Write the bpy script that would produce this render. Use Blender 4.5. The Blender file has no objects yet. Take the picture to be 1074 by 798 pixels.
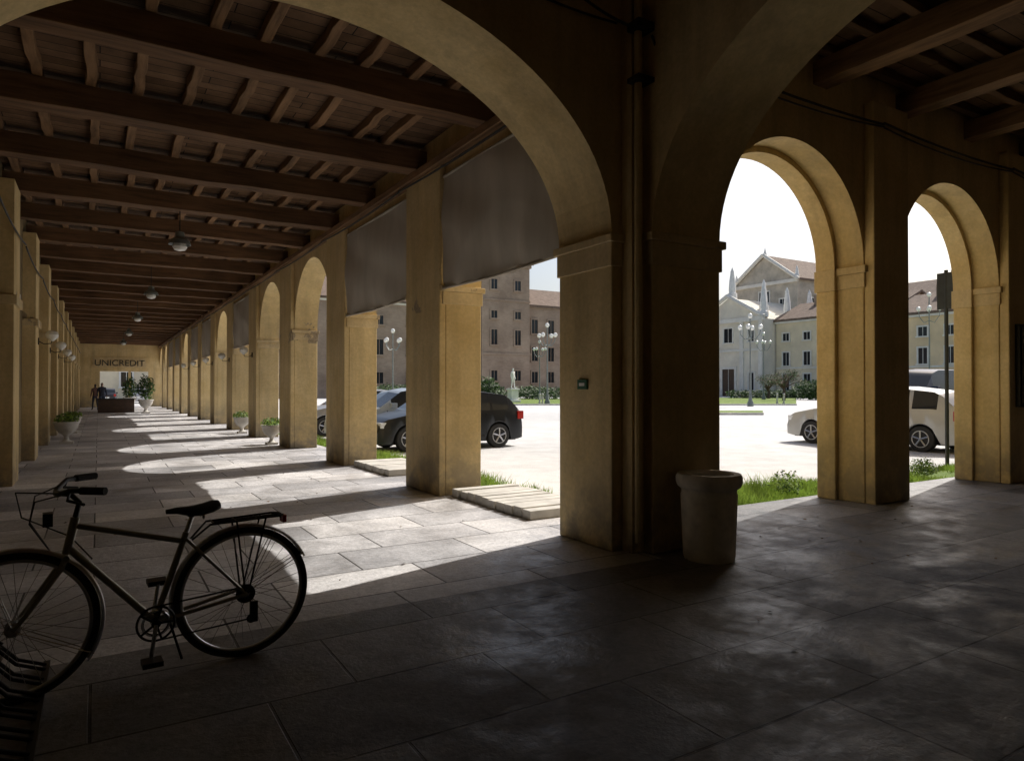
import bpy, bmesh, math, random
from mathutils import Vector, Matrix
random.seed(7)
S=bpy.context.scene
COL=S.collection
# ---------------------------------------------------------------- helpers
def P(u,z):
    t=(u-537)/715.0
    return (z*(0.519+0.855*t), z*(0.855-0.519*t))
def empty(name,loc=(0,0,0),rz=0,parent=None):
    o=bpy.data.objects.new(name,None); COL.objects.link(o)
    o.location=loc; o.rotation_euler=(0,0,rz); o.empty_display_size=.2
    if parent: o.parent=parent
    return o
class MB:
    def __init__(s): s.v=[];s.f=[];s.m=[];s.mats=[]
    def mi(s,mat):
        if mat not in s.mats: s.mats.append(mat)
        return s.mats.index(mat)
    def add(s,vs,fs,mat):
        b=len(s.v); s.v+= [tuple(v) for v in vs]; k=s.mi(mat)
        for f in fs: s.f.append([b+i for i in f]); s.m.append(k)
    def box(s,x0,x1,y0,y1,z0,z1,mat,M=None):
        vs=[Vector(p) for p in [(x0,y0,z0),(x1,y0,z0),(x1,y1,z0),(x0,y1,z0),(x0,y0,z1),(x1,y0,z1),(x1,y1,z1),(x0,y1,z1)]]
        if M: vs=[M@v for v in vs]
        s.add(vs,[(0,3,2,1),(4,5,6,7),(0,1,5,4),(1,2,6,5),(2,3,7,6),(3,0,4,7)],mat)
    def prism(s,poly,z0,z1,mat):
        n=len(poly)
        vs=[(p[0],p[1],z0) for p in poly]+[(p[0],p[1],z1) for p in poly]
        fs=[tuple(range(n))[::-1],tuple(range(n,2*n))]+[(i,(i+1)%n,n+(i+1)%n,n+i) for i in range(n)]
        s.add(vs,fs,mat)
    def tube(s,pts,r,mat,seg=8,caps=True):
        pts=[Vector(p) for p in pts]; n=len(pts)
        rs=r if isinstance(r,(list,tuple)) else [r]*n
        vs=[];ref=None
        for i,p in enumerate(pts):
            t=(pts[min(i+1,n-1)]-pts[max(i-1,0)]).normalized()
            if ref is None:
                ref=Vector((0,0,1)) if abs(t.z)<.9 else Vector((1,0,0))
                a=t.cross(ref).normalized()
            else:
                a=(a-t*a.dot(t)).normalized()
            b=t.cross(a).normalized()
            for k in range(seg):
                an=2*math.pi*k/seg
                vs.append(p+(a*math.cos(an)+b*math.sin(an))*rs[i])
        fs=[]
        for i in range(n-1):
            for k in range(seg):
                fs.append((i*seg+k,i*seg+(k+1)%seg,(i+1)*seg+(k+1)%seg,(i+1)*seg+k))
        if caps:
            fs.append(tuple(range(seg))[::-1]); fs.append(tuple((n-1)*seg+k for k in range(seg)))
        s.add(vs,fs,mat)
    def ring(s,c,R,r,mat,axis='y',seg=48,rs=8,a0=0,a1=2*math.pi):
        full=abs(a1-a0-2*math.pi)<1e-6
        n=seg
        c=Vector(c); vs=[]
        for i in range(n if full else n+1):
            an=a0+(a1-a0)*i/n
            if axis=='y': d=Vector((math.cos(an),0,math.sin(an)));ax=Vector((0,1,0))
            elif axis=='z': d=Vector((math.cos(an),math.sin(an),0));ax=Vector((0,0,1))
            else: d=Vector((0,math.cos(an),math.sin(an)));ax=Vector((1,0,0))
            for k in range(rs):
                q=2*math.pi*k/rs
                vs.append(c+d*(R+r*math.cos(q))+ax*r*math.sin(q))
        m=n if full else n+1
        fs=[]
        for i in range(n):
            j=(i+1)%m
            for k in range(rs):
                fs.append((i*rs+k,i*rs+(k+1)%rs,j*rs+(k+1)%rs,j*rs+k))
        s.add(vs,fs,mat)
    def lathe(s,prof,cx,cy,mat,seg=24,z0=0,cap=True):
        vs=[];n=len(prof)
        for r,z in prof:
            for k in range(seg):
                an=2*math.pi*k/seg
                vs.append((cx+r*math.cos(an),cy+r*math.sin(an),z0+z))
        fs=[]
        for i in range(n-1):
            for k in range(seg):
                fs.append((i*seg+k,i*seg+(k+1)%seg,(i+1)*seg+(k+1)%seg,(i+1)*seg+k))
        if cap:
            fs.append(tuple(range(seg))[::-1]); fs.append(tuple((n-1)*seg+k for k in range(seg)))
        s.add(vs,fs,mat)
    def arch(s,axis,s0,s1,spring,rise,top,t0,t1,mat,n=36):
        c=(s0+s1)/2;a=(s1-s0)/2
        pr=[(c-a*math.cos(math.pi*i/n),spring+rise*math.sin(math.pi*i/n)) for i in range(n+1)]
        def pt(q,t,z): return (q,t,z) if axis=='x' else (t,q,z)
        vs=[]
        for q,z in pr:
            vs+=[pt(q,t0,z),pt(q,t0,top),pt(q,t1,z),pt(q,t1,top)]
        fs=[]
        for i in range(n):
            a_=4*i;b_=4*(i+1)
            fs+=[(a_,b_,b_+1,a_+1),(a_+2,a_+3,b_+3,b_+2),(a_,a_+2,b_+2,b_),(a_+1,b_+1,b_+3,a_+3)]
        s.add(vs,fs,mat)
    def build(s,name,parent=None,smooth=False,bevel=0,ang=35,recalc=True):
        me=bpy.data.meshes.new(name); me.from_pydata(s.v,[],s.f)
        for m in s.mats: me.materials.append(m)
        me.polygons.foreach_set('material_index',s.m)
        if recalc:
            bm=bmesh.new(); bm.from_mesh(me); bmesh.ops.recalc_face_normals(bm,faces=bm.faces); bm.to_mesh(me); bm.free()
        if smooth:
            me.shade_smooth()
            try: me.set_sharp_from_angle(angle=math.radians(ang))
            except Exception: pass
        o=bpy.data.objects.new(name,me); COL.objects.link(o)
        if parent: o.parent=parent
        if bevel:
            b=o.modifiers.new('bev','BEVEL'); b.width=bevel; b.segments=2; b.limit_method='ANGLE'; b.angle_limit=math.radians(50)
        return o
# ---------------------------------------------------------------- materials
class N:
    def __init__(s,name):
        s.mat=bpy.data.materials.new(name); s.mat.use_nodes=True
        s.t=s.mat.node_tree; s.b=s.t.nodes['Principled BSDF']
        s.pos=s.t.nodes.new('ShaderNodeNewGeometry').outputs['Position']
        s.tc=s.t.nodes.new('ShaderNodeTexCoord').outputs['Object']
    def L(s,a,b): s.t.links.new(a,b)
    def noise(s,scale,detail=6,rough=.6,vec=None,dist=0,out='Fac'):
        n=s.t.nodes.new('ShaderNodeTexNoise'); n.inputs['Scale'].default_value=scale
        n.inputs['Detail'].default_value=min(detail,4.5); n.inputs['Roughness'].default_value=rough
        n.inputs['Distortion'].default_value=dist
        s.L(vec if vec is not None else s.pos,n.inputs['Vector']); return n.outputs[out]
    def ramp(s,fac,stops):
        r=s.t.nodes.new('ShaderNodeValToRGB'); e=r.color_ramp.elements
        while len(e)<len(stops): e.new(.5)
        for i,(p,c) in enumerate(stops):
            e[i].position=p
            if not isinstance(c,(tuple,list)): c=(c,c,c)
            e[i].color=(c[0],c[1],c[2],1)
        s.L(fac,r.inputs[0]); return r.outputs[0]
    def mix(s,fac,a,b,mode='MIX'):
        m=s.t.nodes.new('ShaderNodeMix'); m.data_type='RGBA'; m.blend_type=mode
        for sock,val in ((m.inputs[0],fac),(m.inputs[6],a),(m.inputs[7],b)):
            if hasattr(val,'links'): s.L(val,sock)
            elif isinstance(val,(tuple,list)): sock.default_value=(val[0],val[1],val[2],1)
            else: sock.default_value=val if sock==m.inputs[0] else (val,val,val,1)
        return m.outputs[2]
    def math(s,op,a,b=0,clamp=False):
        m=s.t.nodes.new('ShaderNodeMath'); m.operation=op; m.use_clamp=clamp
        for sock,val in ((m.inputs[0],a),(m.inputs[1],b)):
            if hasattr(val,'links'): s.L(val,sock)
            else: sock.default_value=val
        return m.outputs[0]
    def z(s):
        x=s.t.nodes.new('ShaderNodeSeparateXYZ'); s.L(s.pos,x.inputs[0]); return x.outputs
    def mapv(s,scale,rot=(0,0,0),vec=None):
        m=s.t.nodes.new('ShaderNodeMapping'); m.inputs['Scale'].default_value=scale; m.inputs['Rotation'].default_value=rot
        s.L(vec if vec is not None else s.pos,m.inputs[0]); return m.outputs[0]
    def bump(s,h,strength=.3,dist=.01,prev=None):
        b=s.t.nodes.new('ShaderNodeBump'); b.inputs['Strength'].default_value=strength; b.inputs['Distance'].default_value=dist
        s.L(h,b.inputs['Height'])
        if prev is not None: s.L(prev,b.inputs['Normal'])
        return b.outputs[0]
    def out(s,col,rough=.8,normal=None,metal=0,spec=.5):
        if hasattr(col,'links'): s.L(col,s.b.inputs['Base Color'])
        else: s.b.inputs['Base Color'].default_value=(*col,1)
        if hasattr(rough,'links'): s.L(rough,s.b.inputs['Roughness'])
        else: s.b.inputs['Roughness'].default_value=rough
        s.b.inputs['Metallic'].default_value=metal
        s.b.inputs['Specular IOR Level'].default_value=spec
        if normal is not None: s.L(normal,s.b.inputs['Normal'])
        return s.mat
def simple(name,col,rough=.6,metal=0,var=.25,scale=6,bump=.15,spec=.5,obj=False):
    n=N(name); v=n.tc if obj else n.pos
    f=n.noise(scale,3,.6,vec=v)
    c=n.ramp(f,[(.3,tuple(x*(1-var) for x in col)),(.7,tuple(min(1,x*(1+var)) for x in col))])
    b=n.bump(n.noise(scale*8,2,.6,vec=v),bump,.004) if bump>.1 else None
    return n.out(c,rough,b,metal,spec)
def plaster(name,c1,c2,damage=True):
    n=N(name); xyz=n.z(); z=xyz[2]
    f=n.noise(1.3,6,.65)
    c=n.ramp(f,[(.3,c1),(.7,c2)])
    st=n.noise(1,4,.6,vec=n.mapv((3.5,3.5,.35)))
    c=n.mix(n.ramp(st,[(.44,0.0),(.75,.5)]),c,(c1[0]*.55,c1[1]*.57,c1[2]*.7))
    fine=n.noise(22,4,.7)
    c=n.mix(.35,c,n.ramp(fine,[(.3,.6),(.7,1.15)]),'MULTIPLY')
    h=n.math('ADD',fine,n.math('MULTIPLY',f,2.0))
    nrm=n.bump(h,.35,.012)
    if damage:
        lo=n.math('SUBTRACT',1.0,n.math('DIVIDE',z,1.0),True)
        d=n.math('MULTIPLY',lo,n.ramp(n.noise(3.2,5,.7),[(.35,.25),(.58,1.0)]))
        c=n.mix(d,c,(.26,.225,.17))
        zz=n.math('ABSOLUTE',n.math('SUBTRACT',z,2.74))
        band=n.math('SUBTRACT',1.0,n.math('DIVIDE',zz,.30),True)
        ym=n.math('MULTIPLY',n.math('GREATER_THAN',xyz[1],7.0),n.math('LESS_THAN',xyz[1],17.5))
        nn=n.math('ADD',n.noise(1.5,6,.66),n.math('MULTIPLY',band,.08))
        k=n.ramp(n.math('MULTIPLY',nn,n.math('MULTIPLY',n.math('MULTIPLY',band,5,True),ym)),[(.615,0.0),(.63,1.0)])
        c=n.mix(n.math('MULTIPLY',k,.8),c,n.ramp(fine,[(.3,(.22,.17,.12)),(.7,(.42,.34,.25))]))
    return n.out(c,.9,nrm,spec=.2)
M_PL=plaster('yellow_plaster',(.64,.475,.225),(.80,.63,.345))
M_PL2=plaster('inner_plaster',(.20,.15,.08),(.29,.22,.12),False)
M_CAP=plaster('capital_plaster',(.62,.47,.25),(.76,.61,.36))
def stonefloor(name,k,wear):
    n=N(name)
    wob=n.noise(.35,2,.5,out='Color')
    v=n.mix(.05,n.pos,wob,'ADD')
    b=n.t.nodes.new('ShaderNodeTexBrick'); b.offset=.37; b.squash=1; b.inputs['Scale'].default_value=1
    b.inputs['Brick Width'].default_value=1.12; b.inputs['Row Height'].default_value=.66
    b.inputs['Mortar Size'].default_value=.008; b.inputs['Mortar Smooth'].default_value=.35; b.inputs['Bias'].default_value=0
    b.inputs['Color1'].default_value=(0,0,0,1); b.inputs['Color2'].default_value=(1,1,1,1); b.inputs['Mortar'].default_value=(.5,.5,.5,1)
    n.L(v,b.inputs['Vector'])
    mort=b.outputs['Fac']
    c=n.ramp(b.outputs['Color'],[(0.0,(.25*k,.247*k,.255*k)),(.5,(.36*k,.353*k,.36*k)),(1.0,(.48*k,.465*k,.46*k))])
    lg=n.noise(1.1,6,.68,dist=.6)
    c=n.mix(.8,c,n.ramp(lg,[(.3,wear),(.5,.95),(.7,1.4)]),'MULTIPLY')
    fine=n.noise(24,4,.78)
    c=n.mix(.6,c,n.ramp(fine,[(.3,.5),(.7,1.4)]),'MULTIPLY')
    c=n.mix(mort,c,(.05,.045,.04))
    mid=n.noise(4.5,5,.7)
    rg=n.ramp(n.math('ADD',n.math('MULTIPLY',lg,.6),n.math('MULTIPLY',mid,.4)),[(.38,.30),(.58,.72)])
    h=n.math('SUBTRACT',n.math('ADD',n.math('MULTIPLY',mid,.9),n.math('MULTIPLY',fine,.35)),n.math('MULTIPLY',mort,1.0))
    h=n.math('ADD',h,n.math('MULTIPLY',b.outputs['Color'],.35))
    nrm=n.bump(h,.75,.016)
    return n.out(c,rg,nrm,spec=.4)
M_FLOOR=stonefloor('stone_slabs_lit',1.35,.55); M_FLOORSH=stonefloor('stone_slabs_shade',.5,.3)  # one paving, lit and shaded copies: light and shade put into the base colour
def groundm():
    n=N('piazza_ground')
    c=n.ramp(n.noise(.12,5,.6),[(.3,(.56,.555,.55)),(.7,(.70,.69,.675))])
    c=n.mix(.5,c,n.ramp(n.noise(1.6,6,.7),[(.35,.75),(.65,1.12)]),'MULTIPLY')
    f=n.noise(40,4,.8)
    c=n.mix(.45,c,n.ramp(f,[(.3,.6),(.7,1.2)]),'MULTIPLY')
    return n.out(c,.9,n.bump(f,.6,.02),spec=.2)
M_GROUND=groundm()
def grassm(name='grass_turf'):
    n=N(name)
    c=n.ramp(n.noise(.7,5,.7),[(.3,(.08,.14,.02)),(.5,(.16,.23,.05)),(.7,(.27,.31,.11))])
    f=n.noise(12,4,.7)
    c=n.mix(.5,c,n.ramp(f,[(.3,.5),(.7,1.3)]),'MULTIPLY')
    return n.out(c,.9,n.bump(f,.8,.05),spec=.2)
M_GRASS=grassm()
def leafm(name,c,sc=9):
    n=N(name)
    col=n.ramp(n.noise(sc,1,.6),[(.3,tuple(x*.5 for x in c)),(.7,tuple(x*1.3 for x in c))])
    m=n.out(col,.6,spec=.3)
    tr=n.t.nodes.new('ShaderNodeBsdfTranslucent'); n.L(col,tr.inputs[0])
    mx=n.t.nodes.new('ShaderNodeMixShader'); mx.inputs[0].default_value=.35
    o=n.t.nodes['Material Output']
    n.L(n.b.outputs[0],mx.inputs[1]); n.L(tr.outputs[0],mx.inputs[2]); n.L(mx.outputs[0],o.inputs[0])
    return m
M_LEAF=leafm('leaves_green',(.08,.15,.03)); M_LEAF2=leafm('leaves_dark',(.045,.09,.025)); M_BLADE=leafm('grass_blades',(.24,.35,.06),3)
def woodm(name,c,axis):
    n=N(name)
    sc=(1.2,14,14) if axis=='x' else (14,1.2,14)
    g=n.noise(1,5,.65,vec=n.mapv(sc))
    col=n.ramp(g,[(.25,tuple(x*.4 for x in c)),(.5,c),(.75,tuple(x*1.4 for x in c))])
    col=n.mix(.6,col,n.ramp(n.noise(.9,4,.6),[(.3,.5),(.7,1.3)]),'MULTIPLY')
    return n.out(col,.75,n.bump(g,.6,.012),spec=.25)
M_WX=woodm('beam_wood',(.155,.085,.043),'x'); M_WY=woodm('joist_wood',(.25,.145,.075),'y')
def boards():
    n=N('ceiling_boards')
    b=n.t.nodes.new('ShaderNodeTexBrick'); b.offset=.5; b.inputs['Scale'].default_value=1
    b.inputs['Brick Width'].default_value=2.1; b.inputs['Row Height'].default_value=.17
    b.inputs['Mortar Size'].default_value=.006; b.inputs['Color1'].default_value=(.12,.068,.036,1); b.inputs['Color2'].default_value=(.24,.145,.085,1); b.inputs['Mortar'].default_value=(.02,.013,.01,1)
    n.L(n.pos,b.inputs['Vector'])
    c=n.mix(.7,b.outputs['Color'],n.ramp(n.noise(2,5,.7),[(.3,.4),(.7,1.35)]),'MULTIPLY')
    return n.out(c,.8,n.bump(b.outputs['Fac'],.5,-.01),spec=.2)
M_BOARD=boards()
def curtainm():
    n=N('curtain_canvas')
    c=n.ramp(n.noise(1,5,.6,vec=n.mapv((2,2,.6))),[(.3,(.42,.38,.32)),(.7,(.56,.51,.44))])
    m=n.out(c,.9,None,spec=.1)
    tr=n.t.nodes.new('ShaderNodeBsdfTranslucent'); n.L(c,tr.inputs[0])
    mx=n.t.nodes.new('ShaderNodeMixShader'); mx.inputs[0].default_value=.012
    n.L(n.b.outputs[0],mx.inputs[1]); n.L(tr.outputs[0],mx.inputs[2]); n.L(mx.outputs[0],n.t.nodes['Material Output'].inputs[0])
    return m
M_CURT=curtainm()
M_BLACK=simple('black_metal',(.02,.02,.021),.45,.6,.2)
M_IRON=simple('cast_iron',(.035,.04,.04),.55,.4)
M_RUB=simple('rubber',(.018,.018,.018),.75)
M_CHROME=simple('chrome',(.62,.62,.62),.25,1,.08,20,.03)
M_ALU=simple('aluminium_guard',(.5,.5,.51),.35,.9,.1,12,.05)
M_FRAME=simple('bike_paint',(.32,.30,.24),.3,.5,.1,10,.05)
M_GLASSD=simple('dark_glass',(.015,.018,.022),.06,0,.1,1,0,.45)
M_GLOBE=simple('opal_glass',(.78,.78,.74),.25,0,.03)
M_CONC=simple('concrete',(.70,.65,.55),.9,0,.2,7,.5,.2)
M_STONE=simple('pale_stone',(.55,.53,.49),.85,0,.2,3,.4,.2)
M_MARB=simple('white_marble',(.78,.77,.74),.6,0,.1,2)
M_TERR=simple('terracotta',(.42,.3,.2),.85,0,.2,5,.3,.2)
M_CABLE=simple('cable',(.03,.028,.025),.6)
M_DOOR=simple('door_wood',(.07,.04,.025),.5,0,.3,5)
M_LAMPG=simple('lamp_enamel',(.18,.2,.19),.4)
# ---------------------------------------------------------------- ground
g=MB(); R=900
g.add([(-R,-R,-.1),(R,-R,-.1),(R,R,-.1),(-R,R,-.1)],[(0,1,2,3)],M_GROUND); g.build('ground',recalc=False)
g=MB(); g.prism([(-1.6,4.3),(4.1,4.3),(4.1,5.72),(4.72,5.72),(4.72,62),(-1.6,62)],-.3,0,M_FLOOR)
g.prism([(-1.6,-1.2),(32,-1.2),(32,5.72),(4.72,5.72),(4.1,5.72),(4.1,4.3),(-1.6,4.3)],-.3,0,M_FLOORSH); g.build('arcade_pavement')  # corner bay and right wing: slab colour darkened to deepen the shade
# ---------------------------------------------------------------- arcade
ARC=empty('arcade_building')
LZ=4.95; RZ=5.45
up=MB(); pr=MB(); cp=MB()
corner=[(3.87,4.68),(4.12,4.68),(4.12,4.43),(4.96,4.43),(4.96,4.99),(5.5,4.99),(5.5,5.6),(4.5,5.6),(4.5,5.48),(3.87,5.48)]
pr.prism(corner,0,2.8,M_PL); up.prism(corner,2.8,RZ,M_PL)
up.arch('x',-1.03,3.87,2.8,1.67,RZ,4.68,5.48,M_PL,48)
up.arch('y',-.47,4.43,2.8,1.67,RZ,4.12,4.96,M_PL,48)
pr.box(-1.3,-1.03,4.68,5.48,0,2.8,M_PL); up.box(-1.3,-1.03,4.68,5.48,2.8,RZ,M_PL)
pr.box(4.12,4.96,-.9,-.47,0,2.8,M_PL); up.box(4.12,4.96,-.9,-.47,2.8,RZ,M_PL)
def cap(x0,x1,y0,y1,zt,h=.24):
    cp.box(x0-.018,x1+.018,y0-.018,y1+.018,zt-h,zt-.07,M_CAP)
    cp.box(x0-.045,x1+.045,y0-.045,y1+.045,zt-.07,zt+.003,M_CAP)
cap(3.87,4.09,4.68,5.48,2.8,.28); cap(4.12,4.96,4.43,4.64,2.8,.28); cap(-1.3,-1.03,4.68,5.48,2.8,.28); cap(4.12,4.96,-.9,-.47,2.8)
up.box(3.985,4.125,4.545,4.685,0,RZ,M_PL)
X0,X1=3.96,4.5
NB=12
per=4.1; y=8.23; ends=[]
opens=[]; prev=5.48
for i in range(NB):
    opens.append((prev,y)); ends.append((y,y+1.17)); prev=y+1.17; y+=per
YEND=prev+2.93
opens.append((prev,YEND))
for a,b in opens:
    r=(b-a)/2
    up.arch('y',a,b,2.8,r,LZ,X0,X1,M_PL,36)
for a,b in ends:
    pr.box(X0,X1,a,b,0,2.8,M_PL); up.box(X0,X1,a,b,2.8,LZ,M_PL)
    pr.box(3.87,X0+.002,a+.005,b-.01,0,4.5,M_PL)
    cap(3.93,X1,a,b,2.8)
# left inner wall
lw=MB()
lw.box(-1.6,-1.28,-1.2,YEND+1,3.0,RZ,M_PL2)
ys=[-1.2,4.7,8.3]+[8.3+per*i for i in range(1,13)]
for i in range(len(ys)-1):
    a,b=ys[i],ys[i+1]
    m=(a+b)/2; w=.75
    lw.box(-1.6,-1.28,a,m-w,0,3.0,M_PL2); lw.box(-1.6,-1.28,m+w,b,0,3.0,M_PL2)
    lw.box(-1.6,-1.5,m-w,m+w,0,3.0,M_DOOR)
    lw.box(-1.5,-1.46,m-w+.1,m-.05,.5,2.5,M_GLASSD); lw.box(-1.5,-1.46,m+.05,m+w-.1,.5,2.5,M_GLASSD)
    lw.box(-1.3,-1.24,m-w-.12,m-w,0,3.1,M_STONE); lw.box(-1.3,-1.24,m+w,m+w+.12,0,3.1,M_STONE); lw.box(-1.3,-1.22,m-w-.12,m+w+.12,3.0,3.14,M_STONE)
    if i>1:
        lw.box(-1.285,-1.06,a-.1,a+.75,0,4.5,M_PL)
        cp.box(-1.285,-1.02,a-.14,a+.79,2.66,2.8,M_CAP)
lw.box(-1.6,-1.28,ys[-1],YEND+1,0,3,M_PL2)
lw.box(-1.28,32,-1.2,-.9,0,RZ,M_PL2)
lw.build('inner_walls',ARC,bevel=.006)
# right wing outer wall
Y0,Y1=4.99,5.6
x=8.17; prev=5.5
for i in range(7):
    up.arch('x',prev,x,2.97,(x-prev)/2,RZ,Y0,Y1,M_PL,36)
    # inner order of the arch, set back
    up.arch('x',prev+.07,x-.07,2.97,(x-prev)/2-.07,RZ-.02,5.34,Y1+.004,M_PL,36)
    pr.box(x-.07,x+.003,5.34,Y1+.004,0,2.69,M_PL); pr.box(prev-.003,prev+.07,5.34,Y1+.004,0,2.69,M_PL)
    cp.box(x-.075,x+.003,5.335,Y1+.03,2.69,2.97,M_CAP); cp.box(prev-.003,prev+.075,5.335,Y1+.03,2.69,2.97,M_CAP)
    pr.box(x,x+.79,Y0,Y1,0,2.97,M_PL); up.box(x,x+.79,Y0,Y1,2.97,RZ,M_PL)
    pr.box(x+.012,x+.785,4.86,Y0+.002,0,5.0,M_PL)
    cp.box(x-.02,x+.5,Y0-.02,Y1+.02,2.70,2.88,M_CAP); cp.box(x-.045,x+.5,Y0-.045,Y1+.045,2.88,2.972,M_CAP)
    cp.box(x+.5,x+.81,Y0+.2,Y1+.02,2.70,2.972,M_CAP)
    prev=x+.79; x+=3.49
up.box(prev,prev+3,Y0,Y1,0,RZ,M_PL)
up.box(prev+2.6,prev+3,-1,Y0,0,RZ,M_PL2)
up.build('upper_walls_and_arches',ARC); pr.build('piers_and_pilasters',ARC,bevel=.014); cp.build('capitals',ARC,bevel=.008)
ew=MB()
ew.box(-1.3,.1,YEND,YEND+.4,0,2.6,M_PL); ew.box(3.2,4.5,YEND,YEND+.4,0,2.6,M_PL); ew.box(-1.3,4.5,YEND,YEND+.4,2.6,LZ,M_PL)
ew.box(1.9,2.05,YEND,YEND+.3,0,2.6,M_PL)
ew.build('end_wall',ARC)
# ceilings
ce=MB()
def beam(x0,x1,y0,y1,z0,z1,mat):
    j=random.uniform(-.03,.03)
    n=8; ax='x' if (x1-x0)>(y1-y0) else 'y'
    vs=[];fs=[]
    for i in range(n+1):
        f=i/n; d=random.uniform(-.014,.014); e=random.uniform(-.014,.014)
        if ax=='x':
            xx=x0+(x1-x0)*f; vs+=[(xx,y0+d+j,z0+e),(xx,y1+d+j,z0+e),(xx,y1+d+j,z1),(xx,y0+d+j,z1)]
        else:
            yy=y0+(y1-y0)*f; vs+=[(x0+d,yy,z0+e),(x1+d,yy,z0+e),(x1+d,yy,z1),(x0+d,yy,z1)]
    for i in range(n):
        for k in range(4): fs.append((4*i+k,4*i+(k+1)%4,4*i+4+(k+1)%4,4*i+4+k))
    fs+= [(0,1,2,3),(4*n,4*n+1,4*n+2,4*n+3)]
    ce.add(vs,fs,mat)
y=6.98
while y<YEND:
    w=random.uniform(.12,.155); beam(-1.3,3.97,y-w,y+w,4.5,4.78,M_WX); y+=2.05
yy=5.48; 
while yy<YEND:
    xx=-1.1
    while xx<3.9:
        q=random.uniform(-.05,.05); beam(xx+q-.05,xx+q+.05,yy,yy+2.05,4.775,4.885,M_WY); xx+=.5
    yy+=2.05
ce.box(-1.3,3.97,5.48,YEND,4.88,4.94,M_BOARD)
beam(3.80,3.97,5.48,YEND,4.40,4.50,M_WY)
xx=5.6
while xx<30:
    w=random.uniform(.12,.15); beam(xx-w,xx+w,-.9,5.0,5.0,5.27,M_WY); xx+=1.72
yy=-.7
while yy<4.9:
    xx=4.96
    while xx<30: beam(xx,xx+3.5,yy-.05,yy+.05,5.265,5.37,M_WX); xx+=3.5
    yy+=.5
ce.box(4.96,31,-.9,5.0,5.37,5.43,M_BOARD)
ce.box(-1.3,4.12,-.9,4.68,5.37,5.43,M_BOARD)
for xx in (-.3,1.1,2.5): beam(xx-.13,xx+.13,-.9,4.68,5.0,5.3,M_WY)
ce.build('timber_ceiling',ARC,bevel=.008)
us=MB()
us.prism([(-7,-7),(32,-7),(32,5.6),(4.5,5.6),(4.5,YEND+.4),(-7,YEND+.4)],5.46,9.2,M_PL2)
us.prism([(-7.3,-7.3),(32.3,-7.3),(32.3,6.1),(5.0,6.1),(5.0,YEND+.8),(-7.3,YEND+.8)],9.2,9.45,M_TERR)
us.build('upper_storey',ARC)
# cables, pipe
cb=MB()
cb.tube([(4.02,4.50,0.1),(4.02,4.50,RZ)],.035,M_PL,10)
cb.box(3.94,4.12,4.40,4.55,4.55,4.62,M_CABLE); cb.box(3.94,4.12,4.40,4.55,4.1,4.14,M_CABLE)
def sag(p,q,s,n=14):
    p=Vector(p);q=Vector(q); return [p.lerp(q,i/n)-Vector((0,0,s*4*(i/n)*(1-i/n))) for i in range(n+1)]
cb.tube(sag((4.09,4.4,4.5),(5.0,4.35,3.62),.28),.012,M_CABLE,6)
cb.tube(sag((5.0,4.35,3.62),(5.6,4.97,4.0),.05),.012,M_CABLE,6)
for i in range(8):
    a=4.96+i*3.4
    cb.tube(sag((a,4.83,4.74),(a+3.4,4.83,4.72),.05),.014,M_CABLE,6)
    cb.tube(sag((a,4.83,4.68),(a+3.4,4.83,4.69),.08),.010,M_CABLE,6)
for i in range(12):
    a=5.48+i*4.1
    cb.tube(sag((3.83,a,4.36),(3.83,a+4.1,4.37),.04),.014,M_CABLE,6)
    cb.tube(sag((-1.02,a,3.75),(-1.02,a+4.1,3.78),.08),.014,M_CABLE,6)
cb.tube(sag((1.3,4.66,5.0),(3.9,4.64,4.66),.12),.010,M_CABLE,6)
cb.tube(sag((3.2,4.62,4.9),(4.0,4.5,4.58),.06),.012,M_CABLE,6)
cb.build('cables_and_pipe',ARC,smooth=True)
# stone plank steps
for a,b in ((6.25,8.15),(10.5,12.2)):
    t=MB(); yy=a
    while yy<b-.05:
        t.box(4.02+random.uniform(-.02,.02),4.95,yy,yy+.165,.0,.10+random.uniform(0,.012),M_STONE); yy+=.19
    t.box(4.05,4.92,a+.02,b-.02,-.09,.075,M_CONC)
    t.build('stone_step',bevel=.008)
# curtains
def curtain(a,b,zt,zb,bul=.05):
    m=MB(); nx=60;nz=16;vs=[];fs=[]
    ph=random.random()*6
    for i in range(nx+1):
        for k in range(nz+1):
            f=i/nx;h=k/nz
            xx=3.92-.025*math.sin(f*11+ph+h*3)*h-.014*math.sin(f*33+ph-h*4)*h-.012*math.sin(h*11+f*7+ph) - bul*math.sin(math.pi*h)*.4
            vs.append((xx,a+(b-a)*f,zt-(zt-zb)*h-.03*math.sin(f*math.pi)*h))
    for i in range(nx):
        for k in range(nz):
            q=i*(nz+1)+k; fs.append((q,q+1,q+nz+2,q+nz+1))
    m.add(vs,fs,M_CURT); m.tube([(3.93,a,zt),(3.93,b,zt)],.025,M_CURT,8); m.tube([(3.905,a,zb),(3.905,(a+b)/2,zb-.03),(3.905,b,zb)],.018,M_CURT,8)
    m.build('awning_curtain',smooth=True,recalc=False,ang=180)
for i in (0,1,4,6,7,9,10):
    a,b=opens[i]; curtain(a+.01,b-.01,4.25,2.76)
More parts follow.
